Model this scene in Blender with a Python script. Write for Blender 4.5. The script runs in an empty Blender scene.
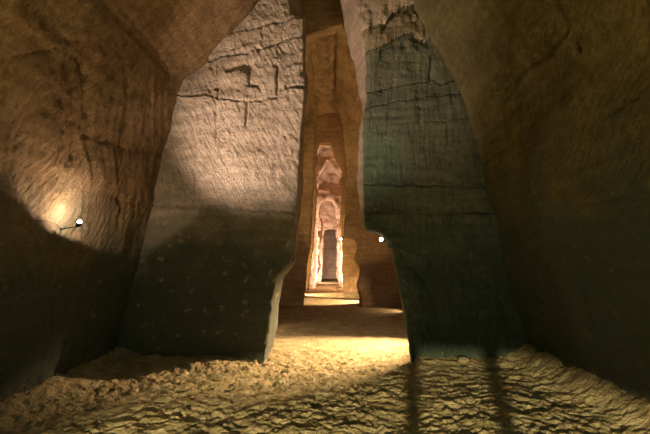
import bpy, math, random
import numpy as np
from mathutils import Vector, Matrix, Euler

# ------------------------------------------------------------------ camera, world, exposure
S = bpy.context.scene
COL = S.collection
F_PX, CX, CY = 400.0, 325.0, 217.0
CAM_H = 1.6
PITCH = math.atan(45 / F_PX)
YAW = math.atan(5 / F_PX)
cam_d = bpy.data.cameras.new('camera')
cam_d.sensor_width = 36.0
cam_d.lens = F_PX / 650 * 36.0
cam_d.clip_start = 0.05
cam_d.clip_end = 200
cam = bpy.data.objects.new('camera', cam_d)
cam.location = (0, 0, CAM_H)
cam.rotation_euler = (math.pi / 2 + PITCH, 0, YAW)
COL.objects.link(cam)
S.camera = cam

w = bpy.data.worlds.new('world')
S.world = w
w.use_nodes = True
w.node_tree.nodes['Background'].inputs[0].default_value = (0.02, 0.02, 0.015, 1)
w.node_tree.nodes['Background'].inputs[1].default_value = 0.2

S.view_settings.view_transform = 'Standard'
S.view_settings.look = 'None'
S.view_settings.exposure = 0.0
S.view_settings.gamma = 1.0
S.view_settings.use_curve_mapping = False

# lamps of the quarry plus added fill ones: position of the lens, where it points, where it is fixed, colour, watts, cone
PINK = (1.0, 0.74, 0.60)
WARM = (1.0, 0.66, 0.32)
GOLD = (1.0, 0.68, 0.39)
OLIVE = (1.0, 0.84, 0.46)
GREEN = (0.62, 1.0, 0.62)
LAMPS = dict(
    wall_glow=dict(p=(-2.82, 4.45, 2.05), aim=(-3.44, 4.65, 2.81), cone=168, blend=0.06, col=PINK, watt=11, r=0.02),
    wall_wash=dict(p=(-2.76, 4.48, 2.08), aim=(-3.34, 4.72, 2.86), cone=166, blend=0.08, col=(1.0, 0.70, 0.48), watt=36, r=0.02),
    wall_beam=dict(p=(-2.77, 4.47, 2.08), aim=(-0.65, 6.6, 4.55), cone=76, blend=1.0, col=PINK, watt=880, r=0.03),
    niche=dict(p=(0.86, 6.73, 1.975), aim=(0.8, 8.8, 1.7), cone=128, blend=0.3, col=PINK, watt=170, r=0.03),
    floor_flood=dict(p=(-0.45, -2.3, 0.95), aim=(-0.22, -1.3, -1.66), cone=130, blend=0.06, col=OLIVE, watt=3900, r=0.018),
    fill=dict(p=(0.6, -3.6, 2.9), aim=(0.5, 6.0, 2.5), cone=150, blend=1.0, col=(0.55, 1.0, 0.70), watt=170, r=0.35),  # added fill light that lifts the dark slabs
    orange_right=dict(p=(1.7, 0.4, 0.35), aim=(2.6, 2.6, 4.2), cone=95, blend=1.0, col=(1.0, 0.55, 0.18), watt=22, r=0.05),
    orange_left=dict(p=(-2.35, 1.0, 0.45), aim=(-2.75, 3.4, 4.6), cone=62, blend=1.0, col=(1.0, 0.60, 0.26), watt=60, r=0.05),  # added to rake and brighten the upper left wall
    gallery_right=dict(p=(2.6, 8.6, 2.2), aim=(0.15, 7.6, 0.0), cone=60, blend=0.9, col=GOLD, watt=4400, r=0.04),
    green_spot=dict(p=(-1.2, -3.2, 1.9), aim=(0.62, 6.6, 3.35), cone=9, blend=1.0, col=(0.35, 1.0, 0.6), watt=800, r=0.05),
)


def cam_R():
    return Euler(cam.rotation_euler, 'XYZ').to_matrix()


_R = np.array(cam_R())
_C = np.array((0, 0, CAM_H))


def ray(px, py):
    d = np.array(((px - CX) / F_PX, (CY - py) / F_PX, -1.0))
    return _R @ d


def on_y(px, py, Y):
    d = ray(px, py)
    return _C + d * (Y / d[1])


def on_z(px, py, Z=0.0):
    d = ray(px, py)
    return _C + d * ((Z - CAM_H) / d[2])


def project(P):
    q = (P - _C) @ _R
    return CX + F_PX * q[..., 0] / -q[..., 2], CY - F_PX * q[..., 1] / -q[..., 2]


# ------------------------------------------------------------------ noise
def _hash(ix, iy, iz, seed):
    h = (ix * 374761393 + iy * 668265263 + iz * 1274126177 + seed * 974711) & 0xFFFFFFFF
    h = ((h ^ (h >> 13)) * 1274126177) & 0xFFFFFFFF
    h = ((h ^ (h >> 16)) * 2246822519) & 0xFFFFFFFF
    return ((h ^ (h >> 15)) & 0xFFFFFF) / float(0x7FFFFF) - 1.0


def vn(x, y, z, seed=0):
    x, y, z = np.broadcast_arrays(np.asarray(x, float), np.asarray(y, float), np.asarray(z, float))
    fx, fy, fz = np.floor(x), np.floor(y), np.floor(z)
    ix, iy, iz = fx.astype(np.int64), fy.astype(np.int64), fz.astype(np.int64)
    u, v, t = x - fx, y - fy, z - fz
    u = u * u * u * (u * (u * 6 - 15) + 10)
    v = v * v * v * (v * (v * 6 - 15) + 10)
    t = t * t * t * (t * (t * 6 - 15) + 10)
    r = 0
    for a in (0, 1):
        for b in (0, 1):
            for c in (0, 1):
                r = r + _hash(ix + a, iy + b, iz + c, seed) * (u if a else 1 - u) * (v if b else 1 - v) * (t if c else 1 - t)
    return r


def fbm(x, y, z, seed=0, octv=4, gain=0.5):
    r, a = 0, 1.0
    for o in range(octv):
        r = r + a * vn(x, y, z, seed + o * 17)
        a *= gain
        x, y, z = np.asarray(x) * 2.03 + 7.1, np.asarray(y) * 2.03 + 3.7, np.asarray(z) * 2.03 + 1.3
    return r


# ------------------------------------------------------------------ materials
def new_mat(name):
    m = bpy.data.materials.new(name)
    m.use_nodes = True
    nt = m.node_tree
    return m, nt, nt.nodes['Principled BSDF']


def N(nt, t, **kw):
    n = nt.nodes.new(t)
    for k, v in kw.items():
        setattr(n, k, v)
    return n


def ramp(nt, stops):
    r = N(nt, 'ShaderNodeValToRGB')
    e = r.color_ramp.elements
    while len(e) < len(stops):
        e.new(0.5)
    for i, (p, c) in enumerate(stops):
        e[i].position = p
        e[i].color = (*c, 1) if len(c) == 3 else c
    return r


def rock_mat(name, light, mid, dark, stroke_angle=60, stroke=0.35, patina_shade=None, patina_shade_top=2.3, rough=0.92, bump=0.012):
    """cut limestone: UV is in metres on the surface; fine chisel strokes and bedding as relief, algae and painted shade low down"""
    m, nt, bs = new_mat(name)
    L = nt.links.new
    uv = N(nt, 'ShaderNodeUVMap')
    geo = N(nt, 'ShaderNodeNewGeometry')
    n1 = N(nt, 'ShaderNodeTexNoise')
    n1.inputs['Scale'].default_value = 1.1
    n1.inputs['Detail'].default_value = 8
    n1.inputs['Roughness'].default_value = 0.62
    L(geo.outputs['Position'], n1.inputs['Vector'])
    cr = ramp(nt, [(0.3, dark), (0.5, mid), (0.7, light)])
    L(n1.outputs['Fac'], cr.inputs[0])
    # bedding: thin bands nearly level
    mp = N(nt, 'ShaderNodeMapping')
    mp.inputs['Scale'].default_value = (0.5, 5.0, 1)
    mp.inputs['Rotation'].default_value = (0, 0, math.radians(3))
    L(uv.outputs[0], mp.inputs[0])
    nb = N(nt, 'ShaderNodeTexNoise')
    nb.inputs['Scale'].default_value = 1.6
    nb.inputs['Detail'].default_value = 6
    L(mp.outputs[0], nb.inputs['Vector'])
    mx = N(nt, 'ShaderNodeMix', data_type='RGBA', blend_type='MULTIPLY')
    mx.inputs['Factor'].default_value = 0.55
    rb = ramp(nt, [(0.35, (0.62, 0.60, 0.56)), (0.6, (1, 1, 1))])
    L(nb.outputs['Fac'], rb.inputs[0])
    L(cr.outputs[0], mx.inputs[6])
    L(rb.outputs[0], mx.inputs[7])
    n3 = N(nt, 'ShaderNodeTexNoise')
    n3.inputs['Scale'].default_value = 9
    n3.inputs['Detail'].default_value = 9
    n3.inputs['Roughness'].default_value = 0.78
    L(geo.outputs['Position'], n3.inputs['Vector'])
    r3 = ramp(nt, [(0.32, (0.55, 0.53, 0.50)), (0.62, (1.12, 1.12, 1.12))])
    L(n3.outputs['Fac'], r3.inputs[0])
    mx3 = N(nt, 'ShaderNodeMix', data_type='RGBA', blend_type='MULTIPLY')
    mx3.inputs['Factor'].default_value = 0.8
    L(mx.outputs[2], mx3.inputs[6])
    L(r3.outputs[0], mx3.inputs[7])
    col = mx3.outputs[2]
    # chisel strokes
    ms = N(nt, 'ShaderNodeMapping')
    ms.inputs['Scale'].default_value = (3.0, 26.0, 1)
    mr0 = N(nt, 'ShaderNodeMapping')
    mr0.inputs['Rotation'].default_value = (0, 0, math.radians(-stroke_angle))
    L(mr0.outputs[0], ms.inputs[0])
    nd = N(nt, 'ShaderNodeTexNoise')
    nd.inputs['Scale'].default_value = 0.9
    nd.inputs['Detail'].default_value = 2
    L(uv.outputs[0], nd.inputs['Vector'])
    va = N(nt, 'ShaderNodeMix', data_type='VECTOR')
    va.inputs['Factor'].default_value = 0.25
    L(uv.outputs[0], va.inputs[4])
    L(nd.outputs['Color'], va.inputs[5])
    L(va.outputs[1], mr0.inputs[0])
    ns = N(nt, 'ShaderNodeTexNoise')
    ns.inputs['Scale'].default_value = 1.0
    ns.inputs['Detail'].default_value = 3
    L(ms.outputs[0], ns.inputs['Vector'])
    nf = N(nt, 'ShaderNodeTexNoise')
    nf.inputs['Scale'].default_value = 28
    nf.inputs['Detail'].default_value = 6
    nf.inputs['Roughness'].default_value = 0.7
    L(uv.outputs[0], nf.inputs['Vector'])
    h1 = N(nt, 'ShaderNodeMath', operation='MULTIPLY_ADD')
    h1.inputs[1].default_value = stroke
    L(ns.outputs['Fac'], h1.inputs[0])
    h2 = N(nt, 'ShaderNodeMath', operation='MULTIPLY')
    h2.inputs[1].default_value = 0.7
    L(nf.outputs['Fac'], h2.inputs[0])
    L(h2.outputs[0], h1.inputs[2])
    bp = N(nt, 'ShaderNodeBump')
    bp.inputs['Strength'].default_value = 1.0
    bp.inputs['Distance'].default_value = bump * 4
    L(h1.outputs[0], bp.inputs['Height'])
    L(bp.outputs[0], bs.inputs['Normal'])
    if patina_shade:  # algae skin; its height also paints the shade below the lamp beams
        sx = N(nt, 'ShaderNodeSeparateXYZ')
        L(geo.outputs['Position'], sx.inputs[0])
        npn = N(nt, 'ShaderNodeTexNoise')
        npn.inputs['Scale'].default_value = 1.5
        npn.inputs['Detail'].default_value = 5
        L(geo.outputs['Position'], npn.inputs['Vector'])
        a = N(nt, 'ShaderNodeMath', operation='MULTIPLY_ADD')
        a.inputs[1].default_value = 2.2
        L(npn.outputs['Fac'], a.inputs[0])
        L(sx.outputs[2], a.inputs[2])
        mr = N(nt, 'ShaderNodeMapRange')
        mr.inputs['From Min'].default_value = patina_shade_top + 1.1 - 0.7
        mr.inputs['From Max'].default_value = patina_shade_top + 1.1 + 0.8
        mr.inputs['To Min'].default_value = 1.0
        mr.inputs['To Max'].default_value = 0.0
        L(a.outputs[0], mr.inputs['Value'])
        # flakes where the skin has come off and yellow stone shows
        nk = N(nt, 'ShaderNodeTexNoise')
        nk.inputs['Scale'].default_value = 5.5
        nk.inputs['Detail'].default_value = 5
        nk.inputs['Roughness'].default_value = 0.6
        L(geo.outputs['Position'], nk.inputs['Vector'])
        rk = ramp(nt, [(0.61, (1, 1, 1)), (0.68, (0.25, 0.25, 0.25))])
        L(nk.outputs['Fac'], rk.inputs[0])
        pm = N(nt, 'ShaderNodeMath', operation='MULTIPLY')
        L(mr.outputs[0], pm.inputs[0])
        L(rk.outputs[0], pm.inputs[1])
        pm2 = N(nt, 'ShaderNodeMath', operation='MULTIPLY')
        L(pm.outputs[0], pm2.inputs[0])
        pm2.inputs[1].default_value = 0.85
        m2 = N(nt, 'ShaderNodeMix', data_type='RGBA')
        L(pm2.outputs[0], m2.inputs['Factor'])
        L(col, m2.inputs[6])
        m2.inputs[7].default_value = (*patina_shade, 1)
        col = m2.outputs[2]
    L(col, bs.inputs['Base Color'])
    bs.inputs['Roughness'].default_value = rough
    bs.inputs['Specular IOR Level'].default_value = 0.15
    return m


PAT_SHADE = (0.062, 0.088, 0.066)
M_LEFT = rock_mat('rock_left', (0.40, 0.27, 0.145), (0.31, 0.20, 0.105), (0.20, 0.125, 0.062), 62, 0.9, PAT_SHADE, 2.1, bump=0.02)
M_SLABL = rock_mat('rock_slab_left', (0.66, 0.54, 0.43), (0.56, 0.45, 0.34), (0.42, 0.33, 0.24), 118, 0.45, PAT_SHADE, 2.2, bump=0.026)
M_SLABR = rock_mat('rock_slab_right', (0.24, 0.24, 0.165), (0.18, 0.185, 0.13), (0.12, 0.13, 0.09), 88, 0.5, PAT_SHADE, 2.2, bump=0.014)
M_SLAB_LIT = rock_mat('rock_fresh_lit_break', (0.66, 0.53, 0.42), (0.55, 0.44, 0.33), (0.40, 0.31, 0.22), 80, 0.5, PAT_SHADE, 2.0, bump=0.02)  # fresh break tone; also paints lamp light on upper block and reveal
M_SLAB_DIM = rock_mat('rock_half_lit_break', (0.40, 0.33, 0.20), (0.31, 0.26, 0.16), (0.20, 0.17, 0.10), 80, 0.6, PAT_SHADE, 2.0, bump=0.02)  # tone in between, fading that painted light out
M_RIGHT = rock_mat('rock_right', (0.26, 0.215, 0.10), (0.20, 0.165, 0.075), (0.125, 0.105, 0.048), 35, 0.5, PAT_SHADE, 2.6, bump=0.014)
M_PASS = rock_mat('rock_passage', (0.50, 0.36, 0.21), (0.40, 0.27, 0.145), (0.27, 0.175, 0.085), 75, 0.6, None, bump=0.012)
M_FAR = rock_mat('rock_far', (0.66, 0.50, 0.38), (0.56, 0.41, 0.29), (0.42, 0.28, 0.18), 60, 0.6, None, bump=0.02)


def floor_mat():
    m, nt, bs = new_mat('sandy_floor')
    L = nt.links.new
    geo = N(nt, 'ShaderNodeNewGeometry')
    n1 = N(nt, 'ShaderNodeTexNoise')
    n1.inputs['Scale'].default_value = 4
    n1.inputs['Detail'].default_value = 9
    n1.inputs['Roughness'].default_value = 0.7
    L(geo.outputs['Position'], n1.inputs['Vector'])
    cr = ramp(nt, [(0.3, (0.20, 0.16, 0.08)), (0.5, (0.38, 0.30, 0.16)), (0.72, (0.56, 0.46, 0.28))])
    L(n1.outputs['Fac'], cr.inputs[0])
    L(cr.outputs[0], bs.inputs['Base Color'])
    n2 = N(nt, 'ShaderNodeTexNoise')
    n2.inputs['Scale'].default_value = 32
    n2.inputs['Detail'].default_value = 6
    n2.inputs['Roughness'].default_value = 0.65
    L(geo.outputs['Position'], n2.inputs['Vector'])
    bp = N(nt, 'ShaderNodeBump')
    bp.inputs['Distance'].default_value = 0.05
    bp.inputs['Strength'].default_value = 1.0
    L(n2.outputs['Fac'], bp.inputs['Height'])
    L(bp.outputs[0], bs.inputs['Normal'])
    bs.inputs['Roughness'].default_value = 0.95
    bs.inputs['Specular IOR Level'].default_value = 0.1
    return m


def plain(name, c, rough=0.6, metal=0.0):
    m, nt, bs = new_mat(name)
    n = N(nt, 'ShaderNodeTexNoise')
    n.inputs['Scale'].default_value = 40
    r = ramp(nt, [(0.3, tuple(x * 0.75 for x in c)), (0.7, c)])
    nt.links.new(n.outputs['Fac'], r.inputs[0])
    nt.links.new(r.outputs[0], bs.inputs['Base Color'])
    bs.inputs['Roughness'].default_value = rough
    bs.inputs['Metallic'].default_value = metal
    return m


def glow(name, c, s):
    m, nt, bs = new_mat(name)
    bs.inputs['Base Color'].default_value = (0.8, 0.8, 0.8, 1)
    bs.inputs['Emission Color'].default_value = (*c, 1)
    bs.inputs['Emission Strength'].default_value = s
    return m


M_FLOOR = floor_mat()
M_METAL = plain('dark_metal', (0.05, 0.05, 0.05), 0.5, 0.6)
M_CABLE = plain('black_rubber', (0.02, 0.02, 0.02), 0.7)
M_POST = plain('grey_steel', (0.10, 0.10, 0.10), 0.45, 0.7)
M_LENS = glow('lit_lens_warm', (1.0, 0.86, 0.78), 30)
M_LENS_B = glow('lit_lens_cold', (0.80, 0.86, 1.0), 40)
M_STONE = rock_mat('loose_stone', (0.56, 0.45, 0.28), (0.46, 0.36, 0.22), (0.32, 0.25, 0.15), 20, 0.2, None, bump=0.01)


# ------------------------------------------------------------------ mesh helpers
def mesh_obj(name, V, Fq, mat, parent=None, uv=None, smooth=True, loc=None):
    V = np.asarray(V, float).reshape(-1, 3)
    me = bpy.data.meshes.new(name)
    me.from_pydata(V.tolist(), [], Fq if isinstance(Fq, list) else Fq.tolist())
    if uv is not None:
        l = me.uv_layers.new(name='UVMap')
        idx = np.empty(len(me.loops), dtype=np.int32)
        me.loops.foreach_get('vertex_index', idx)
        l.data.foreach_set('uv', np.asarray(uv, float).reshape(-1, 2)[idx].ravel())
    me.materials.append(mat)
    if smooth:
        me.polygons.foreach_set('use_smooth', [True] * len(me.polygons))
    me.update()
    o = bpy.data.objects.new(name, me)
    COL.objects.link(o)
    if parent:
        o.parent = parent
    if loc is not None:
        o.location = loc
    return o


def grid_faces(nr, nc, flip=False):
    i = np.arange(nr * nc).reshape(nr, nc)
    a, b, c, d = i[:-1, :-1], i[:-1, 1:], i[1:, 1:], i[1:, :-1]
    q = np.stack((a, b, c, d) if not flip else (a, d, c, b), -1)
    return q.reshape(-1, 4)


def tag(o, label, cat, kind=None, group=None):
    o['label'] = label
    o['category'] = cat
    if kind:
        o['kind'] = kind
    if group:
        o['group'] = group
    return o


def resample(pts, n, extra=None):
    """points along a polyline, even in arc length; extra: paired polylines carried with the same parameter"""
    P = np.asarray(pts, float)
    s = np.r_[0, np.cumsum(np.linalg.norm(np.diff(P, axis=0), axis=1))]
    t = np.linspace(0, s[-1], n)
    f = lambda Q: np.stack([np.interp(t, s, np.asarray(Q, float)[:, k]) for k in range(np.asarray(Q).shape[1])], 1)
    if extra is None:
        return f(P)
    return [f(P)] + [f(e) for e in extra]


def poly_dist(x, y, pts):
    d = np.full(np.shape(x), 1e9)
    for (x0, y0), (x1, y1) in zip(pts[:-1], pts[1:]):
        vx, vy = x1 - x0, y1 - y0
        t = np.clip(((x - x0) * vx + (y - y0) * vy) / (vx * vx + vy * vy), 0, 1)
        d = np.minimum(d, np.hypot(x - x0 - t * vx, y - y0 - t * vy))
    return d


def inside(x, y, pts):
    r = np.zeros(np.shape(x), bool)
    n = len(pts)
    for i in range(n):
        x0, y0 = pts[i]
        x1, y1 = pts[(i + 1) % n]
        if y0 == y1:
            continue
        c = ((y0 > y) != (y1 > y)) & (x < (x1 - x0) * (y - y0) / (y1 - y0) + x0)
        r ^= c
    return r


# ------------------------------------------------------------------ chamber shell
WY = 6.6      # plane of the cut end wall
LEFT_PROFILE = [(-0.3, -3.52), (0.0, -3.48), (1.0, -3.28), (2.45, -3.02), (4.73, -2.60), (5.75, -1.65), (6.3, -1.15), (7.0, -0.55), (7.6, 0.1)]
RIGHT_PROFILE = [(-0.3, 3.24), (0.0, 3.17), (1.0, 2.93), (2.0, 2.74), (3.0, 2.60), (3.8, 2.48), (4.7, 2.25), (5.4, 1.84), (5.9, 1.55), (6.6, 1.15), (7.2, 0.6), (7.6, 0.1)]


def side_wall(name, profile, side, mat, cracks, label, seed):
    Y = np.r_[np.linspace(-6, 1.5, 40)[:-1], np.linspace(1.5, WY + 0.12, 230)]
    prof = resample([(x, z) for z, x in profile], 290)
    nx, nz = len(Y), len(prof)
    X = np.repeat(prof[:, 0][None], nx, 0)
    Z = np.repeat(prof[:, 1][None], nx, 0)
    YY = np.repeat(Y[:, None], nz, 1)
    tx = np.gradient(prof[:, 0]); tz = np.gradient(prof[:, 1])
    ln = np.hypot(tx, tz)
    nxv, nzv = (tz / ln, -tx / ln) if side < 0 else (-tz / ln, tx / ln)   # inward
    sl = np.r_[0, np.cumsum(np.hypot(np.diff(prof[:, 0]), np.diff(prof[:, 1])))]
    SS = np.repeat(sl[None], nx, 0)
    D = 0.03 * fbm(YY * 0.55, SS * 0.55, 0.0, seed, 3) + 0.018 * fbm(YY * 2.2, SS * 2.2, 3.0, seed + 5, 4)
    # saw-cut strokes: ridges running down the face, bent by noise
    ang = math.radians(104 if side < 0 else 60)
    u = YY * math.cos(ang) + SS * math.sin(ang) * 1.0
    v = -YY * math.sin(ang) + SS * math.cos(ang)
    bend = 0.25 * vn(YY * 0.8, SS * 0.8, 9.0, seed)
    D += (0.012 if side < 0 else 0.007) * vn(u * 1.6, (v + bend) * 13, 4.0, seed + 9)
    D += (0.006 if side < 0 else 0.004) * vn(u * 3.0, (v + bend) * 27, 6.0, seed + 11)
    # spalled facets with crisp edges, slanting like the bedding
    fc = fbm(YY * 0.9 + SS * 0.5, SS * 1.9 - YY * 0.6, 0, seed + 70, 3)
    D += (0.030 if side < 0 else 0.022) * np.round(fc * 2.6) / 2.6
    # level ledges of the quarry lifts
    for zl, dp in ((1.3, 0.03), (2.55, 0.04), (3.7, 0.03)):
        zz = Z - zl - 0.10 * vn(YY * 0.7, 0, 0, seed + int(zl * 10))
        D += dp * 0.5 * np.tanh(zz / 0.03) * (0.5 + 0.5 * vn(YY * 0.5, zl, 2, seed + 3))
    P = np.stack((X + nxv[None] * D, YY, Z + nzv[None] * D), -1)
    px, py = project(P)
    vis = YY > 1.0
    wob = 1.6 * vn(px * 0.12, py * 0.12, 0, seed + 21) + 0.8 * vn(px * 0.4, py * 0.4, 0, seed + 22)
    for pts, wd, dp in cracks:
        d = np.abs(poly_dist(px, py, pts) + wob)
        g = np.where(vis, (0.7 if side < 0 else 1.3) * dp * np.exp(-(d / wd) ** 2), 0)
        P[..., 0] -= nxv[None] * g
        P[..., 2] -= nzv[None] * g
    uv = np.stack((YY * (1 if side < 0 else -1), SS), -1)
    o = mesh_obj(name, P, grid_faces(nx, nz, flip=side > 0), mat, uv=uv)
    tag(o, label, 'wall', 'structure')
    return o


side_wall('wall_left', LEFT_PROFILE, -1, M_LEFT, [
    ([(170, 74), (145, 45), (118, 18), (98, -6)], 2.5, 0.05),
    ([(0, 60), (40, 52), (62, 48), (80, 62), (86, 78), (70, 92)], 1.6, 0.04),
    ([(82, 60), (85, 100), (80, 130)], 1.1, 0.04),
    ([(125, 62), (128, 95), (126, 125)], 1.4, 0.05),
    ([(60, 130), (92, 138), (120, 148), (146, 152)], 1.0, 0.03),
    ([(52, 118), (75, 122)], 1.0, 0.03),
    ([(66, 165), (74, 150)], 1.4, 0.04),
    ([(48, 28), (70, 42), (82, 40)], 1.8, 0.05),
    ([(118, 198), (122, 205), (119, 226)], 1.2, 0.04),
    ([(120, 201), (148, 207)], 1.3, 0.05),
    ([(44, 350), (38, 385)], 1.4, 0.05),
    ([(89, 343), (84, 375)], 1.3, 0.05),
], 'tall left rock wall with chisel strokes, lit above a slanting shadow line', 3)
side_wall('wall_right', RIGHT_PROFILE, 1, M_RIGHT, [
    ([(552, -5), (556, 6), (563, 18), (567, 25), (561, 36), (552, 48), (540, 60), (524, 66), (515, 78), (500, 92)], 1.7, 0.09),
    ([(576, 44), (579, 50)], 2.0, 0.08),
    ([(595, 118), (620, 105), (650, 88)], 1.2, 0.04),
    ([(505, 98), (520, 80)], 1.2, 0.04),
    ([(560, 210), (600, 200), (650, 190)], 1.0, 0.03),
    ([(545, 272), (600, 270), (650, 268)], 1.0, 0.03),
    ([(583, 285), (592, 330)], 1.1, 0.04),
], 'dark right rock wall curving inward overhead with a branching crack', 41)

# the chamber's closed rear, behind the photographer
prof = [(x, z) for z, x in LEFT_PROFILE] + [(x, z) for z, x in RIGHT_PROFILE][::-1][1:]
rp = resample(prof, 60)
cz = np.stack([np.array((0.0, 2.5)) * (1 - k) + rp * (1 + 0.03 * k) * k + 0 * rp for k in np.linspace(0, 1, 14)], 0)
P = np.stack((cz[..., 0], -5.9 + 0.12 * fbm(cz[..., 0] * 0.8, cz[..., 1] * 0.8, 0, 77), cz[..., 1]), -1)
wb = mesh_obj('wall_back', P, grid_faces(14, 60), M_RIGHT, uv=cz)
tag(wb, 'rear rock wall closing the chamber behind the camera', 'wall', 'structure')


# ------------------------------------------------------------------ cross walls
def cross_half(name, Y0, Y1, edge, outer, back, mat, feat, side, label, nrow, ncol, nrev, seed, splits=None, block_mats={}, root_mat=None, amp=1.0, parent=None, uvscale=1.0):
    """half of a cut wall: outer-front -> opening edge -> reveal -> back edge -> outer-back.
    edge/outer/back are paired lists of (x, z)"""
    E, O, B = resample(edge, nrow, [outer, back])
    ej = amp * (0.014 * vn(E[:, 0] * 3, E[:, 1] * 3, 0, seed + 60) + 0.007 * vn(E[:, 0] * 14, E[:, 1] * 14, 0, seed + 61))
    E = E + np.stack((ej, 0.5 * ej), 1)
    B = B + np.stack((ej, 0.5 * ej), 1)
    s = np.linspace(0, 1, ncol)[None, :, None]
    Fr = O[:, None] * (1 - s) + E[:, None] * s
    FX, FZ = Fr[..., 0], Fr[..., 1]
    FY = np.full(FX.shape, Y0)
    # broad + fine relief
    D = amp * (0.045 * fbm(FX * 0.7, FZ * 0.7, 1.0, seed, 3) + 0.016 * fbm(FX * 3.1, FZ * 3.1, 2.0, seed + 3, 4))
    wgt = None
    ids = None
    if feat is not None:
        P0 = np.stack((FX, FY, FZ), -1)
        px, py = project(P0)
        d2, ids = feat(px, py, FX, FZ)
        D = D + d2
    # worn arris near the opening
    de = np.linalg.norm(Fr - E[:, None], axis=-1)
    D = D - 0.05 * np.exp(-de / 0.035) * (0.6 + 0.6 * vn(FX * 4, FZ * 4, 5, seed + 8))
    Pf = np.stack((FX, FY - D, FZ), -1)
    # reveal
    r = np.linspace(0, 1, nrev)[1:][None, :]
    RX = E[:, None, 0] * (1 - r) + B[:, None, 0] * r
    RZ = E[:, None, 1] * (1 - r) + B[:, None, 1] * r
    Yst = Pf[:, -1, 1][:, None]
    RY = Yst * (1 - r) + Y1 * r
    nd = amp * (0.035 * fbm(RY * 1.6, RZ * 1.6, 4.0, seed + 30, 4)) * np.minimum(1, r * 4)
    RX = RX + side * nd
    Pr = np.stack((RX, RY, RZ), -1)
    # back
    k = np.linspace(0, 1, 9)[1:][None, :]
    BX = Pr[:, -1, 0][:, None] * (1 - k) + O[:, None, 0] * k
    BZ = Pr[:, -1, 2][:, None] * (1 - k) + O[:, None, 1] * k
    BY = np.full(BX.shape, Y1) + 0.05 * fbm(BX, BZ, 7, seed + 40)
    Pb = np.stack((BX, BY, BZ), -1)
    P = np.concatenate((Pf, Pr, Pb), 1)
    # uv: metres, unrolled
    du = np.linalg.norm(np.diff(np.stack((P[..., 0], P[..., 1]), -1), axis=1), axis=-1)
    U = np.concatenate((np.zeros((nrow, 1)), np.cumsum(du, 1)), 1)
    uf = np.concatenate((FX, np.repeat(FX[:, -1:], P.shape[1] - ncol, 1) + (U[:, ncol:] - U[:, ncol - 1:ncol])), 1)
    uv = np.stack((uf, P[..., 2]), -1) * uvscale
    nc = P.shape[1]
    Fq = grid_faces(nrow, nc, flip=side > 0)
    if splits is None or ids is None:
        o = mesh_obj(name, P, Fq, mat, uv=uv, parent=parent)
        return o
    fi = np.arange((nrow - 1) * (nc - 1)).reshape(nrow - 1, nc - 1)
    fid = np.full(fi.shape, -1)
    c = ids
    fid[:, :ncol - 1] = c[:-1, :-1]
    Pv, UVv = P.reshape(-1, 3), uv.reshape(-1, 2)

    def sub(nm, mask, par, depth, bm=None):
        q = Fq[mask.ravel()]
        used, inv = np.unique(q, return_inverse=True)
        q2 = inv.reshape(-1, 4)
        V, T = Pv[used], UVv[used]
        if depth:
            e = np.concatenate([q2[:, [i, (i + 1) % 4]] for i in range(4)])
            key = np.sort(e, 1)
            kk = key[:, 0].astype(np.int64) * len(V) + key[:, 1]
            _, first, cnt = np.unique(kk, return_index=True, return_counts=True)
            be = e[first[cnt == 1]]
            bv, binv = np.unique(be, return_inverse=True)
            binv = binv.reshape(-1, 2)
            base = len(V)
            V = np.concatenate((V, V[bv] + np.array((0, depth, 0))))
            T = np.concatenate((T, T[bv] + np.array((0.0, depth))))
            rim = np.stack((be[:, 1], be[:, 0], base + binv[:, 0], base + binv[:, 1]), 1)
            q2 = np.concatenate((q2, rim))
        return mesh_obj(nm, V, q2, bm or mat, parent=par, uv=T)
    root = sub(name, fid == -1, None, 0, root_mat)
    for b in sorted(set(fid[fid >= 0].ravel().tolist())):
        sub('rock_block', fid == b, root, 0.10, block_mats.get(b))
    return root


def px_line(pts):
    xs = [p[0] for p in pts]
    ys = [p[1] for p in pts]
    return lambda x: np.interp(x, xs, ys)


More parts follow.
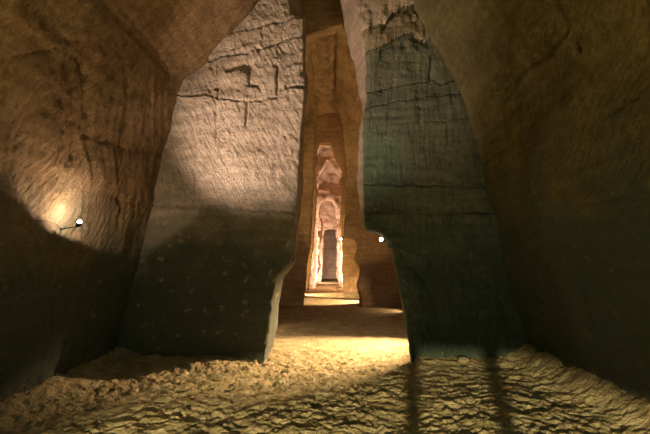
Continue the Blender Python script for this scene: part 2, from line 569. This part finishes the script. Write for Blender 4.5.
def feat_left(px, py, X, Z):
    wob = 1.0 * vn(px * 0.18, py * 0.18, 0, 91) + 0.6 * vn(px * 0.5, py * 0.5, 0, 92)
    yy = py + wob
    xx = px + 0.8 * vn(px * 0.2, py * 0.25, 0, 93)
    la = px_line([(200, 38), (225, 34), (250, 28), (270, 23), (288, 18.5), (303, 15)])
    lb = px_line([(200, 62), (222, 54), (245, 52), (262, 48), (285, 40), (303, 35)])
    le = px_line([(140, 100), (175, 96), (210, 96), (225, 98), (245, 99.5), (262, 99), (276, 96), (281, 90), (305, 86)])
    lf = px_line([(120, 203), (152, 205), (195, 208), (245, 209), (292, 213), (310, 214)])
    ids = np.zeros(px.shape, int)
    a, b, e, f = yy > la(px), yy > lb(px), yy > le(px), yy > lf(px)
    ids[a] = 1
    mid = b & ~e
    ids[mid & (xx < 217)] = 2
    ids[mid & (xx >= 217) & (xx < 248)] = 3
    ids[mid & (xx >= 248) & (xx < 277)] = 4
    ids[mid & (xx >= 277)] = 5
    ids[e & b] = 6
    ids[f] = 7
    off = np.array((0.00, 0.015, -0.02, 0.0, 0.025, 0.005, 0.015, 0.0))
    D = off[ids]
    w0 = 0.55 + 0.45 * vn(px * 0.06, py * 0.06, 0, 95)
    for ln, wd, dp in ((la, 1.0, 0.09), (lb, 1.2, 0.11), (le, 1.0, 0.09), (lf, 1.2, 0.10)):
        D = D - dp * w0 * np.exp(-((yy - ln(px)) / wd) ** 2)
    for x0, y0, y1, dp in ((217, 52, 99, 0.035), (248, 52, 62, 0.03), (277, 64, 98, 0.06), (246, 99, 126, 0.05), (195, 172, 206, 0.04), (262, 20, 50, 0.02), (236, 30, 52, 0.02), (283, 22, 40, 0.02), (216, 99, 150, 0.02)):
        D = D - dp * np.exp(-((xx - x0) / 0.9) ** 2) * (py > y0) * (py < y1)
    for pts, dp in (([(225, 70), (231, 63), (240, 62), (254, 60), (251, 72), (249, 84), (245, 85), (246, 73), (240, 70), (230, 71)], 0.13),
                    ([(246, 85), (253, 81), (258, 84), (262, 92), (256, 87)], 0.09),
                    ([(281, 89), (288, 86), (297, 85), (306, 86), (306, 90), (296, 88.5), (288, 89)], 0.09),
                    ([(266, 97), (276, 95), (277, 99), (270, 98)], 0.07),
                    ([(198, 91), (207, 88), (217, 85), (217, 87), (208, 90)], 0.06)):
        D = D - dp * inside(xx, yy, pts)
    # coarse pick strokes, stronger in the upper part
    up = np.clip((215 - py) / 60, 0.25, 1)
    a = math.radians(118)
    u = X * math.cos(a) + Z * math.sin(a)
    v = -X * math.sin(a) + Z * math.cos(a)
    D = D + up * (0.020 * vn(u * 8, v * 24, 0, 97) * (0.55 + 0.45 * vn(X * 4, Z * 4, 0, 96)) + 0.013 * fbm(X * 12, Z * 12, 0, 94, 2, 0.7) + 0.004 * vn(X * 3, Z * 11, 0, 98))
    # spalled facets with crisp edges
    fc = fbm(X * 1.7, (Z - 0.2 * X) * 4.2, 0, 110, 3)
    D = D + up * 0.022 * np.round(fc * 2.4) / 2.4
    # weathered ledges high up
    top = np.clip((100 - py) / 50, 0, 1)
    D = D + top * 0.016 * vn(X * 2, (Z - 0.25 * X) * 9, 0, 99)
    low = np.clip((py - 215) / 60, 0, 1)
    D = D + low * 0.02 * fbm(X * 5, Z * 5, 0, 101, 3)
    return D, ids


def feat_right(px, py, X, Z):
    wob = 1.0 * vn(px * 0.15, py * 0.2, 0, 191) + 0.6 * vn(px * 0.5, py * 0.5, 0, 192)
    yy = py + wob
    lg = px_line([(350, 38), (372, 31), (385, 27), (392, 18), (402, 11), (412, 8), (420, 9), (426, 18), (435, 28), (450, 30)])
    lh = px_line([(350, 54), (368, 52), (382, 49), (392, 41), (400, 37), (412, 35), (425, 40), (440, 36), (460, 44)])
    li = px_line([(350, 93), (368, 91), (385, 88), (410, 83), (432, 79), (440, 84), (455, 80), (470, 76), (490, 76)])
    lj = px_line([(350, 109), (368, 107), (400, 101), (440, 95), (452, 93), (500, 92)])
    lk = px_line([(350, 129), (368, 127), (400, 122), (440, 121), (480, 116), (500, 116)])
    ll = px_line([(350, 184), (400, 185), (440, 186), (483, 187), (520, 188)])
    lm = px_line([(350, 212), (400, 213), (440, 214), (470, 213), (520, 215)])
    ids = np.zeros(px.shape, int)
    for i, l in enumerate((lg, lh, li, lj, lk, ll, lm)):
        ids[yy > l(px)] = i + 1
    ids[(ids == 6) & (px > 452)] = 8
    off = np.array((0.10, 0.03, -0.03, 0.0, 0.02, 0.0, 0.01, 0.0, -0.015))
    D = off[ids]
    # recess under the two broken arches
    for ln, hgt, dp, x0, x1 in ((lg, 9, 0.07, 380, 432), (lh, 12, 0.06, 380, 436)):
        q = (yy - ln(px))
        D = D - dp * np.where((q > 0) & (q < hgt) & (px > x0) & (px < x1), 1 - q / hgt, 0)
    w0 = 0.55 + 0.45 * vn(px * 0.05, py * 0.07, 0, 195)
    for ln, wd, dp in ((lg, 0.9, 0.05), (lh, 0.9, 0.04), (li, 0.9, 0.05), (lj, 0.9, 0.05), (lk, 0.8, 0.03), (ll, 1.0, 0.06), (lm, 1.0, 0.06)):
        D = D - dp * w0 * np.exp(-((yy - ln(px)) / wd) ** 2)
    for x0, y0, y1, dp in ((452, 213, 236, 0.05), (431, 55, 80, 0.04), (452, 84, 104, 0.05), (411, 16, 26, 0.06)):
        D = D - dp * np.exp(-((px + wob - x0) / 0.9) ** 2) * (py > y0) * (py < y1)
    D = D + 0.006 * vn(X * 18, Z * 3, 0, 197) + 0.010 * vn(X * 2, Z * 12, 0, 198)
    top = np.clip((60 - py) / 30, 0, 1)
    D = D + top * 0.02 * vn(X * 12, Z * 7, 0, 199)
    low = np.clip((py - 225) / 50, 0, 1)
    D = D + low * 0.035 * fbm(X * 3.5, Z * 2.0, 0, 201, 4) + 0.016 * np.round(2.2 * fbm(X * 1.4, Z * 3.5, 0, 203, 3)) / 2.2
    # curved flake scar beside the opening
    sc = poly_dist(px, py, [(396, 262), (412, 268), (424, 280), (434, 300), (440, 330)]) + wob
    D = D + 0.03 * np.tanh(sc / 3) * (sc < 15)
    return D, ids


def P2(lst, Y):
    return [tuple(on_y(x, y, Y)[[0, 2]]) for x, y in lst]


LE = [(262, 372), (265, 358), (270, 330), (273, 300), (276, 277), (284, 269), (291, 261), (292.5, 240), (297, 200), (301, 130), (304.5, 92), (305, 79), (303, 74), (303, 17), (289, 14.5), (288, 0), (288, -60)]
LO = [(108, 372), (110, 358), (116, 330), (122, 300), (127, 277), (128, 269), (130, 261), (133, 240), (139, 200), (152, 130), (159, 92), (162, 78), (165, 66), (214, 17), (217, 13), (232, 0), (282, -60)]
LB = [(271, 372), (272, 358), (276, 330), (279, 300), (282, 277), (289, 269), (296, 261), (297.5, 240), (301.5, 200), (305, 130), (307, 92), (307.5, 79), (306, 74), (305, 17), (300, 14), (300, 0), (300, -40)]
YB = 7.7


def back_pts(lst, Yb):
    # the paired back edge, given where it shows through the opening
    return [tuple(on_y(x, y, Yb)[[0, 2]]) for x, y in lst]


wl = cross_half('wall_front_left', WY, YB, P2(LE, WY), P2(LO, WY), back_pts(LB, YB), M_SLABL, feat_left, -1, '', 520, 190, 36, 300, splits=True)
tag(wl, 'cut rock slab left of the tall opening, pink light on its upper blocks', 'rock wall', 'structure')

RE = [(414, 372), (411, 357), (408, 338), (404, 310), (399, 282), (393, 252), (392, 248.5), (388.5, 247.5), (387.5, 240), (380, 234), (367, 230.5), (364.5, 226), (363.5, 190), (363, 150), (364, 112), (367, 92), (366, 60), (361, 30), (355, 0), (346, -60)]
RO = [(540, 372), (536, 357), (530, 338), (524, 310), (515, 282), (509, 252), (508, 248.5), (507, 247), (506, 242), (505, 237), (503, 231), (502, 226), (496, 190), (490, 150), (487, 112), (485, 92), (474, 60), (458, 30), (438, 0), (370, -60)]
RB0 = P2(RE, WY)
RBs = []
for i, (x, y) in enumerate(RE):
    e = on_y(x, y, WY)
    if y > 247.8:        # splayed back behind the lower jamb
        RBs.append((e[0] + 0.85, e[2]))
    elif y > 228:
        RBs.append((e[0] + 0.16, e[2] + 0.05))
    else:
        k = min(1.0, max(0.0, (110 - y) / 110))
        b = on_y(x - 4 - 9 * k, y, 7.4)
        RBs.append((b[0], e[2] + 0.1))
wr = cross_half('wall_front_right', WY, 7.4, RB0, P2(RO, WY), RBs, M_SLABR, feat_right, 1, '', 520, 150, 30, 400, splits=True, block_mats={0: M_SLAB_LIT, 1: M_SLAB_DIM}, root_mat=M_SLAB_LIT)  # dark slab, pale upper blocks and reveal paint the lamp's cut-off into the colour
tag(wr, 'dark green rock slab right of the tall opening, split by level cracks', 'rock wall', 'structure')


# ------------------------------------------------------------------ the passage beyond: lofted chambers between further cut walls
def tunnel(name, Y0, Y1, sec0, sec1, mat, label, seed, ny=60, ns=150, amp=1.0, chevron=False):
    A, B = resample(sec0, ns, [sec1])
    t = np.linspace(0, 1, ny)[:, None, None]
    Q = A[None] * (1 - t) + B[None] * t
    X, Z = Q[..., 0], Q[..., 1]
    Y = np.repeat(np.linspace(Y0, Y1, ny)[:, None], ns, 1)
    tg = np.gradient(Q, axis=1)
    ln = np.linalg.norm(tg, axis=-1) + 1e-9
    nxv, nzv = tg[..., 1] / ln, -tg[..., 0] / ln
    s = np.cumsum(ln, 1)
    D = amp * (0.07 * fbm(Y * 0.7, s * 0.7, X, seed, 3) + 0.035 * fbm(Y * 2.5, s * 2.5, 0, seed + 4, 4))
    D += amp * 0.03 * vn(Y * 4.5 + np.abs(X + 0.17) * 3.5, s * 0.6, 0, seed + 6)
    if chevron:
        m = (X > -0.47) & (X < 0.12) & (Z > 7.5)
        ph = (Y + 1.0 * np.abs(X + 0.17)) / 0.62
        D = D + np.where(m, -0.06 + 0.15 * np.sin(ph * 2 * np.pi), 0)
        for xe in (-0.47, 0.12):
            D = D - np.where(Z > 7.4, 0.15 * np.exp(-((X - xe) / 0.05) ** 2), 0)
    P = np.stack((X + nxv * D, Y, Z + nzv * D), -1)
    o = mesh_obj(name, P, grid_faces(ny, ns), mat, uv=np.stack((Y, s), -1))
    return tag(o, label, 'rock wall', 'structure')


SEC_A = [(-3.4, -0.3), (-3.2, 4), (-1.9, 8), (-1.1, 10.5), (1.1, 10.5), (1.9, 8), (3.2, 4), (3.4, -0.3)]
tunnel('wall_passage_first', YB - 0.35, 10.6, SEC_A, SEC_A, M_PASS, 'rock chamber just behind the tall opening', 501)
SEC_B0 = [(-3.2, -0.3), (-3.0, 3.5), (-2.4, 5.6), (-1.35, 7.6), (-0.45, 8.1), (0.1, 8.25), (1.35, 8.1), (2.4, 5.6), (3.0, 3.5), (3.2, -0.3)]
SEC_B1 = [(-3.2, -0.3), (-3.0, 3.5), (-2.0, 5.2), (-1.05, 6.8), (-0.45, 7.9), (0.11, 7.9), (1.2, 6.55), (2.2, 5.0), (3.0, 3.5), (3.2, -0.3)]
tunnel('ceiling_passage', 10.55, 15.1, SEC_B0, SEC_B1, M_PASS, 'narrow rock vault with chevron tool marks along its crown', 521, ny=150, ns=420, chevron=True)


def cross_full(name, Y0, Y1, edge_px, back_dx, W, H, mat, label, seed, nrow=260, ncol=46, feat=None, amp=1.3):
    """a whole cut wall with one opening; edge_px runs from the left foot over the top to the right foot"""
    E = P2(edge_px, Y0)
    n = len(E)
    # matching outer frame
    cx = sum(e[0] for e in E) / n
    ztop = max(e[1] for e in E)
    O, B = [], []
    for x, z in E:
        k = min(1, max(0, z) / ztop)
        sx = -1 if x < cx else 1
        if z < ztop - 0.35:
            O.append((sx * W, z * 0.98 * (H / ztop if z > 0 else 1)))
        else:
            O.append(((x - cx) * 4 + cx, H))
        B.append((x - sx * back_dx, z + (0.0 if z < ztop - 0.35 else 0.1)))
    h = n // 2
    out = cross_half(name, Y0, Y1, E, O, B, mat, feat, 1, label, nrow, ncol, 14, seed, amp=amp)
    return tag(out, label, 'rock wall', 'structure')


# lintel wall over the start of the vault
cross_full('wall_passage_lintel', 10.5, 11.0, [(215, 325), (232, 200), (262, 90), (288, 45), (305, 38), (316, 34), (330, 29), (345, 24), (372, 22), (395, 60), (420, 120), (440, 200), (455, 325)], -0.05, 3.4, 11, M_PASS, 'rock lintel with slanting lower edge high in the opening', 541, amp=0.6)
cross_full('wall_passage_second', 15.0, 15.9, [(303, 309), (303.5, 300), (306, 284), (307, 266), (311, 240), (313, 200), (314, 150), (315, 125), (318, 104), (321, 97), (331, 97), (337, 106), (343, 125), (344, 150), (347, 168), (345, 180), (346, 215), (345, 236), (355, 239), (358, 246), (355, 258), (360, 270), (357, 285), (361, 300), (360, 309)], -0.06, 3.4, 8.8, M_PASS, 'brown cut wall with stepped opening, second along the passage', 561)
SEC_C = [(-3.2, -0.3), (-3.0, 5), (-1.6, 9), (-0.6, 10), (0.6, 10), (1.6, 9), (3.0, 5), (3.2, -0.3)]
tunnel('wall_passage_middle', 15.8, 22.1, SEC_C, SEC_C, M_PASS, 'rock chamber between the second and third cut walls', 581)
cross_full('wall_passage_third', 22.0, 23.0, [(308, 295), (309, 285), (312, 262), (315, 220), (317, 190), (315, 170), (317, 150), (320, 143), (331, 143), (334, 152), (343, 171), (339, 182), (341, 200), (340, 215), (342, 240), (342.5, 285), (343, 295)], -0.05, 3.4, 11.0, M_PASS, 'tan cut wall with tall narrow opening, third along the passage', 601)
SEC_D = [(-3.0, -0.3), (-2.6, 4.5), (-1.6, 6.4), (-0.95, 7.6), (-0.5, 8.9), (0.05, 8.9), (0.8, 7.7), (1.7, 6.4), (2.6, 4.5), (3.0, -0.3)]
tunnel('wall_passage_fourth', 22.9, 27.1, SEC_D, SEC_D, M_FAR, 'pink lit pointed rock vault deep in the passage', 621, amp=2.2)
cross_full('wall_passage_ragged', 24.4, 24.9, [(314, 292), (315, 284), (317, 262), (318, 235), (317, 222), (319, 205), (317, 190), (318, 178), (323, 168), (327, 160), (331, 163), (335, 172), (343, 178), (338, 186), (344, 191), (340, 199), (345, 205), (341, 214), (339, 222), (340, 240), (339.5, 262), (341, 284), (341, 292)], -0.04, 3.0, 9.2, M_FAR, 'ragged pink rock arch standing behind the third cut wall', 631, amp=2.0)
cross_full('wall_passage_far', 27.0, 27.9, [(317, 290), (318, 280), (319, 250), (321, 225), (320, 210), (322, 203), (327, 200), (334, 202), (337, 206), (337, 220), (339, 240), (339, 280), (339.5, 290)], -0.05, 3.2, 9.6, M_FAR, 'bright pink rough wall with rounded opening far down the passage', 641, amp=4.5)
SEC_E = [(-2.8, -0.3), (-2.6, 4), (-1.4, 6.4), (0, 7), (1.4, 6.4), (2.6, 4), (2.8, -0.3)]
tunnel('wall_passage_fifth', 27.8, 33.1, SEC_E, SEC_E, M_FAR, 'bright rock chamber before the last doorway', 661)
cross_full('wall_passage_last', 33.0, 33.7, [(321, 285), (322, 275), (323, 250), (323.5, 236), (325, 230), (330, 229), (336, 230), (337, 240), (337.5, 275), (338, 285)], -0.05, 3.0, 7.8, M_FAR, 'last cut wall with a square-headed doorway', 681, amp=3.0)
SEC_F = [(-2.2, -0.3), (-2.0, 4), (-1.0, 5.4), (1.0, 5.4), (2.0, 4), (2.2, -0.3)]
tunnel('wall_passage_end_chamber', 33.6, 40.1, SEC_F, SEC_F, M_FAR, 'dim end chamber behind the last doorway', 701)
g = np.linspace(-3, 3, 40)
gx, gz = np.meshgrid(g, np.linspace(-0.3, 6.2, 40))
P = np.stack((gx, 40.0 + 0.15 * fbm(gx, gz, 0, 711), gz), -1)
tag(mesh_obj('wall_passage_end', P, grid_faces(40, 40), M_FAR, uv=np.stack((gx, gz), -1)), 'end wall of the passage, dim brown', 'rock wall', 'structure')


# ------------------------------------------------------------------ floor
def prof_x(profile, z=0.0):
    return np.interp(z, [p[0] for p in profile], [p[1] for p in profile])


def floor_h(X, Y):
    near = np.clip((9.5 - Y) / 3.0, 0.35, 1)
    h = 0.05 * fbm(X * 0.5, Y * 0.5, 0, 801, 2)
    # trodden lumps, stretched across the way on the right
    r = np.clip((X - 0.2) / 1.0, 0, 1)
    l1 = fbm(X * 7.5, Y * 8.0, 0, 803, 3, 0.6)
    a = math.radians(-14)
    u = X * math.cos(a) + Y * math.sin(a)
    v = -X * math.sin(a) + Y * math.cos(a)
    l2 = fbm(u * 6.5, v * 12.0, 0, 805, 3, 0.62)
    h = h + near * (0.020 * l1 * (1 - 0.6 * r) + 0.016 * l2 * (0.35 + 0.65 * r))
    h = h + near * 0.011 * fbm(X * 18, Y * 18, 0, 807, 2, 0.8)
    # soil banked against the walls
    dr = np.clip(3.12 - X, 0, 9)
    dl = np.clip(X + 3.45, 0, 9)
    inn = Y < WY + 0.3
    bank = np.where(inn, 0.24 * np.exp(-(dr / 0.22) ** 1.4) * (1 + 0.35 * vn(Y * 2.5, 0, 0, 811)) + 0.16 * np.exp(-(dl / 0.3) ** 1.5), 0)
    df = np.abs(Y - WY)
    onslab = (X < -1.15) | (X > 1.35)
    bank = bank + np.where(onslab, 0.06 * np.exp(-(df / 0.25) ** 2), 0)
    mound = 0.10 * np.exp(-(((X + 2.0) / 0.9) ** 2 + ((Y - 6.15) / 0.28) ** 2))
    return h + bank + mound


xs = np.linspace(-3.8, 3.6, 480)
ys = np.r_[np.linspace(-6, 2.6, 90)[:-1], np.linspace(2.6, 7.6, 340)[:-1], np.linspace(7.6, 16, 160)[:-1], np.linspace(16, 41, 130)]
XX, YY = np.meshgrid(xs, ys)
H = floor_h(XX, YY)
P = np.stack((XX, YY, H), -1)
fl = mesh_obj('floor', P, grid_faces(len(ys), len(xs)), M_FLOOR, uv=np.stack((XX, YY), -1))
tag(fl, 'uneven trodden earth floor running into the passage', 'floor', 'structure')


def ground(x, y):
    return float(floor_h(np.array([x]), np.array([y]))[0])


# ------------------------------------------------------------------ lamps
def frame_of(d):
    d = Vector(d).normalized()
    up = Vector((0, 0, 1)) if abs(d.z) < 0.95 else Vector((1, 0, 0))
    r = d.cross(up).normalized()
    return d, r, r.cross(d).normalized()


def lathe(p, d, prof, n=20):
    d, r, u = frame_of(d)
    V, Fq = [], []
    for s, rad in prof:
        for k in range(n):
            a = 2 * math.pi * k / n
            V.append(Vector(p) + d * s + r * (rad * math.cos(a)) + u * (rad * math.sin(a)))
    for i in range(len(prof) - 1):
        for k in range(n):
            Fq.append([i * n + k, i * n + (k + 1) % n, (i + 1) * n + (k + 1) % n, (i + 1) * n + k])
    Fq.append(list(range(n))[::-1])
    Fq.append([(len(prof) - 1) * n + k for k in range(n)])
    return [tuple(v) for v in V], Fq


def bar(a, b, w1, w2=None):
    w2 = w2 or w1
    a, b = Vector(a), Vector(b)
    d, r, u = frame_of(b - a)
    V = [tuple(c + r * (sx * w1) + u * (sy * w2)) for c in (a, b) for sx, sy in ((-1, -1), (1, -1), (1, 1), (-1, 1))]
    Fq = [[3, 2, 1, 0], [4, 5, 6, 7]] + [[i, (i + 1) % 4, 4 + (i + 1) % 4, 4 + i] for i in range(4)]
    return V, Fq


def tube(pts, rad, n=8):
    V, Fq = [], []
    for i, p in enumerate(pts):
        a, b = pts[max(0, i - 1)], pts[min(len(pts) - 1, i + 1)]
        d, r, u = frame_of(Vector(b) - Vector(a))
        for k in range(n):
            t = 2 * math.pi * k / n
            V.append(tuple(Vector(p) + r * (rad * math.cos(t)) + u * (rad * math.sin(t))))
    for i in range(len(pts) - 1):
        for k in range(n):
            Fq.append([i * n + k, i * n + (k + 1) % n, (i + 1) * n + (k + 1) % n, (i + 1) * n + k])
    Fq.append(list(range(n))[::-1]); Fq.append([(len(pts) - 1) * n + k for k in range(n)])
    return V, Fq


def spotlight(key, mount, label, size=0.045, lens=None, dome=False, more=(), face=None, name='spotlight', group=None, cable=None, spec=None):
    """a modelled fixture: mounting plate, arm, yoke, finned housing, rim, glowing lens, and its light"""
    L = spec or LAMPS[key]
    p, aim = Vector(L['p']), Vector(L['aim'])
    d = (aim - p).normalized()
    if face:
        d = Vector(face).normalized()
    m = Vector(mount)
    root = bpy.data.objects.new(name, None)
    root.empty_display_size = 0.05
    root.location = m
    COL.objects.link(root)
    tag(root, label, 'lamp', group=group)
    q = p - m
    R = size

    def part(nm, VF, mat, par=root, smooth=False):
        return mesh_obj(nm, VF[0], VF[1], mat, parent=par, smooth=smooth)
    hb = q - d * (R * 2.9)
    hs = part('housing', lathe(hb, d, [(0, R * .55), (R * .1, R * .8), (R * 1.6, R * .9), (R * 2.7, R)]), M_METAL)
    for i in range(4):
        part('cooling_fin', lathe(hb, d, [(R * (.2 + .38 * i), R * 1.02), (R * (.3 + .38 * i), R * 1.02)]), M_METAL, hs)
    V, Fq = lathe(q - d * R * .22, d, [(0, R * 1.0), (0, R * 1.12), (R * .2, R * 1.12), (R * .2, R * .96), (R * .04, R * .96)])
    part('rim', (V, Fq[:-2]), M_METAL)
    pr = [(0, R * .96), (R * .08, R * .94), (R * .14, R * .6)]
    if dome:
        pr = [(R * .95 * math.sin(a), max(R * .96 * math.cos(a), R * .05)) for a in np.linspace(0, math.pi / 2, 7)]
    part('lens', lathe(q - d * R * .20, d, pr), lens or M_LENS, smooth=dome)
    _, r, u = frame_of(d)
    mid = hb + d * R * 1.3
    back = hb - d * R * .7
    for s in (-1, 1):
        part('yoke_arm', bar(mid + r * (s * R * 1.18), back + r * (s * R * 1.18), R * .08, R * .22), M_METAL)
    part('yoke_bridge', bar(back - r * R * 1.26, back + r * R * 1.26, R * .1, R * .22), M_METAL)
    part('arm', bar(back, Vector((0, 0, 0)), R * .2), M_METAL)
    nrm = back.normalized() if back.length > 1e-4 else Vector((0, 0, 1))
    part('mounting_plate', lathe(-nrm * R * .3, nrm, [(0, R * .8), (R * .45, R * .8)], 12), M_METAL)
    if cable:
        part('cable', tube([Vector(c) - m for c in cable], R * .13), M_CABLE, smooth=True)
    for Q in [L] + [LAMPS[k] for k in more]:
        dq = (Vector(Q['aim']) - Vector(Q['p'])).normalized()
        ld = bpy.data.lights.new(name + '_light', 'SPOT')
        ld.energy = Q['watt']
        ld.color = Q['col']
        ld.spot_size = math.radians(Q['cone'])
        ld.spot_blend = Q['blend']
        ld.shadow_soft_size = Q['r']
        lo = bpy.data.objects.new(name + '_light', ld)
        lo.location = Vector(Q['p']) - m + dq * (R * (1.0 if dome else .25) + Q['r'] * 1.05)
        lo.rotation_euler = dq.to_track_quat('-Z', 'Y').to_euler()
        lo.parent = root
        COL.objects.link(lo)
    return root



spotlight('wall_glow', (-3.04, 4.47, 1.97), 'small bright white lamp on the left rock wall at the shadow line', 0.025, dome=True, face=(0.5, -0.55, 0.45), more=('wall_beam', 'wall_wash'),
          cable=[(-3.04, 4.46, 1.97), (-3.05, 4.4, 2.02), (-3.06, 4.3, 2.04), (-3.07, 4.1, 2.03)])
spotlight('niche', (0.97, 6.76, 2.10), 'glaring white lamp under the overhang at the right edge of the opening', 0.031, lens=M_LENS_B, dome=True, face=(-0.45, -0.75, 0.1))
spotlight('floor_flood', (-0.45, -2.3, 1.2), 'floodlight shining along the earth floor from behind the camera', 0.06)
spotlight('fill', (0.6, -4.2, 2.9), 'soft green tinted fill lamp added high behind the camera', 0.08)
spotlight('orange_right', (1.7, 0.2, ground(1.7, 0.2)), 'orange uplight at the foot of the right wall', 0.06)
spotlight('orange_left', (-2.35, 0.8, ground(-2.35, 0.8)), 'orange uplight added at the foot of the left wall', 0.06)
spotlight('green_spot', (-1.2, -3.5, 1.9), 'narrow green spotlight behind the camera', 0.05)
spotlight('gallery_right', (2.75, 8.6, ground(2.75, 8.6)), 'golden lamp hidden behind the right slab', 0.06)

# lamps standing out of sight at the sides of the passage
PASS = [
    ((-2.6, 9.6, 0.5), (0.2, 8.8, 0), 130, GOLD, 120, 'golden lamp hidden behind the left slab'),
    ((2.7, 13.6, 0.4), (-0.5, 13.4, 0.2), 120, GOLD, 60, 'golden lamp at the right side before the second cut wall'),
    ((-2.7, 9.0, 0.5), (0.1, 13.6, 7.9), 50, WARM, 80, 'amber lamp shining up into the narrow vault from the left'),
    ((2.6, 9.9, 0.5), (-0.6, 13.3, 7.6), 56, WARM, 900, 'amber lamp shining up into the narrow vault from the right'),
    ((-2.8, 9.9, 0.5), (1.2, 15.0, 4.2), 46, WARM, 600, 'amber lamp shining across on the right half of the second cut wall'),
    ((-2.4, 17.2, 0.5), (0.4, 22.0, 4.5), 100, WARM, 1300, 'amber lamp shining up on the third cut wall'),
    ((2.4, 16.8, 0.8), (0.0, 17.0, 0.1), 62, GOLD, 2600, 'golden lamp right behind the second cut wall'),
    ((-2.4, 20.0, 0.8), (0.0, 20.2, 0.1), 62, GOLD, 2600, 'golden lamp left before the third cut wall'),
    ((2.1, 23.35, 0.5), (0.0, 25.0, 4.5), 150, PINK, 3600, 'pink lamp right behind the third cut wall'),
    ((-1.9, 25.2, 0.5), (0.6, 26.8, 5.0), 150, PINK, 2600, 'pink lamp left behind the third cut wall'),
    ((-2.0, 30.0, 0.5), (0.6, 32.6, 2.5), 150, PINK, 2200, 'pink lamp before the last doorway'),
    ((1.6, 36.0, 0.5), (0.4, 39.5, 1.8), 90, PINK, 450, 'pink lamp inside the end chamber'),
]
for p, aim, cone, col, watt, label in PASS:
    sd = 1 if p[0] > 0 else -1
    spotlight(None, (p[0] + 0.12 * sd, p[1], ground(p[0] + 0.12 * sd, p[1])), label, 0.06,
              spec=dict(p=p, aim=aim, cone=cone, blend=0.5, col=col, watt=watt, r=0.04))
fp = on_y(341, 239, 21.85)
spotlight(None, (fp[0] + 0.12, 22.1, fp[2]), 'tiny bluish lamp on the edge of the third cut wall', 0.055, lens=M_LENS_B,
          spec=dict(p=tuple(fp), aim=(fp[0] - 0.6, 20.5, fp[2] + 0.3), cone=120, blend=0.5, col=(0.8, 0.85, 1.0), watt=6, r=0.04))

# ------------------------------------------------------------------ two posts added behind the camera to cast the floor shadows
for (x, y, label) in ((-0.155, -0.8, 'steel post nearer the middle, added to cast the upright floor shadow'),
                      (0.055, -0.8, 'steel post to the right, added to cast the slanting floor shadow')):
    z = ground(x, y)
    root = bpy.data.objects.new('shadow_post', None)
    root.location = (x, y, z)
    COL.objects.link(root)
    tag(root, label, 'post', group='posts added behind the camera for their shadows')
    V, Fq = lathe((0, 0, 0), (0, 0, 1), [(0, 0.08), (0.012, 0.08), (0.02, 0.03)], 20)
    mesh_obj('base', V, Fq, M_POST, parent=root, smooth=False)
    V, Fq = lathe((0, 0, 0.015), (0, 0, 1), [(0, 0.021), (0.98, 0.021)], 16)
    mesh_obj('pole', V, Fq, M_POST, parent=root, smooth=False)
    V, Fq = lathe((0, 0, 0.99), (0, 0, 1), [(0, 0.024), (0.01, 0.03), (0.03, 0.026), (0.04, 0.01)], 16)
    mesh_obj('cap', V, Fq, M_POST, parent=root, smooth=False)

# ------------------------------------------------------------------ loose stones
random.seed(4)


def stone(px, py, r, label, seed):
    g = on_z(px, py, 0.03)
    x, y = float(g[0]), float(g[1])
    n, mrow = 16, 10
    V, Fq = [], []
    for i in range(mrow + 1):
        th = math.pi * i / mrow
        for k in range(n):
            ph = 2 * math.pi * k / n
            dx, dy, dz = math.sin(th) * math.cos(ph), math.sin(th) * math.sin(ph), math.cos(th)
            V.append((dx, dy, dz))
    V = np.array(V)
    q = np.sign(V) * np.abs(V) ** 0.75
    D = 1 + 0.30 * fbm(V[:, 0] * 1.3, V[:, 1] * 1.3, V[:, 2] * 1.3, seed, 3)
    V = q * D[:, None] * np.array((1.25, 0.9, 0.62)) * r
    for i in range(mrow):
        for k in range(n):
            Fq.append([i * n + k, (i + 1) * n + k, (i + 1) * n + (k + 1) % n, i * n + (k + 1) % n])
    o = mesh_obj('loose_stone', V, Fq, M_STONE, uv=V[:, :2], smooth=True, loc=(x, y, ground(x, y) + 0.25 * r))
    o.rotation_euler = (0, 0, seed * 1.7)
    return tag(o, label, 'stone', group='loose stones on the floor')


stone(134, 389, 0.055, 'pale fist-sized stone on the floor below the left slab', 1)
stone(463, 364, 0.07, 'dark rounded stone at the foot of the right slab', 2)
stone(176, 381, 0.04, 'small tan stone on the floor right of the pale fist-sized one', 3)
stone(268, 362, 0.06, 'broken pale stone at the foot of the left jamb', 4)
stone(538, 352, 0.06, 'tan chip of rock at the foot of the right wall corner', 5)
stone(572, 366, 0.06, 'pale chip of rock banked against the right wall', 6)
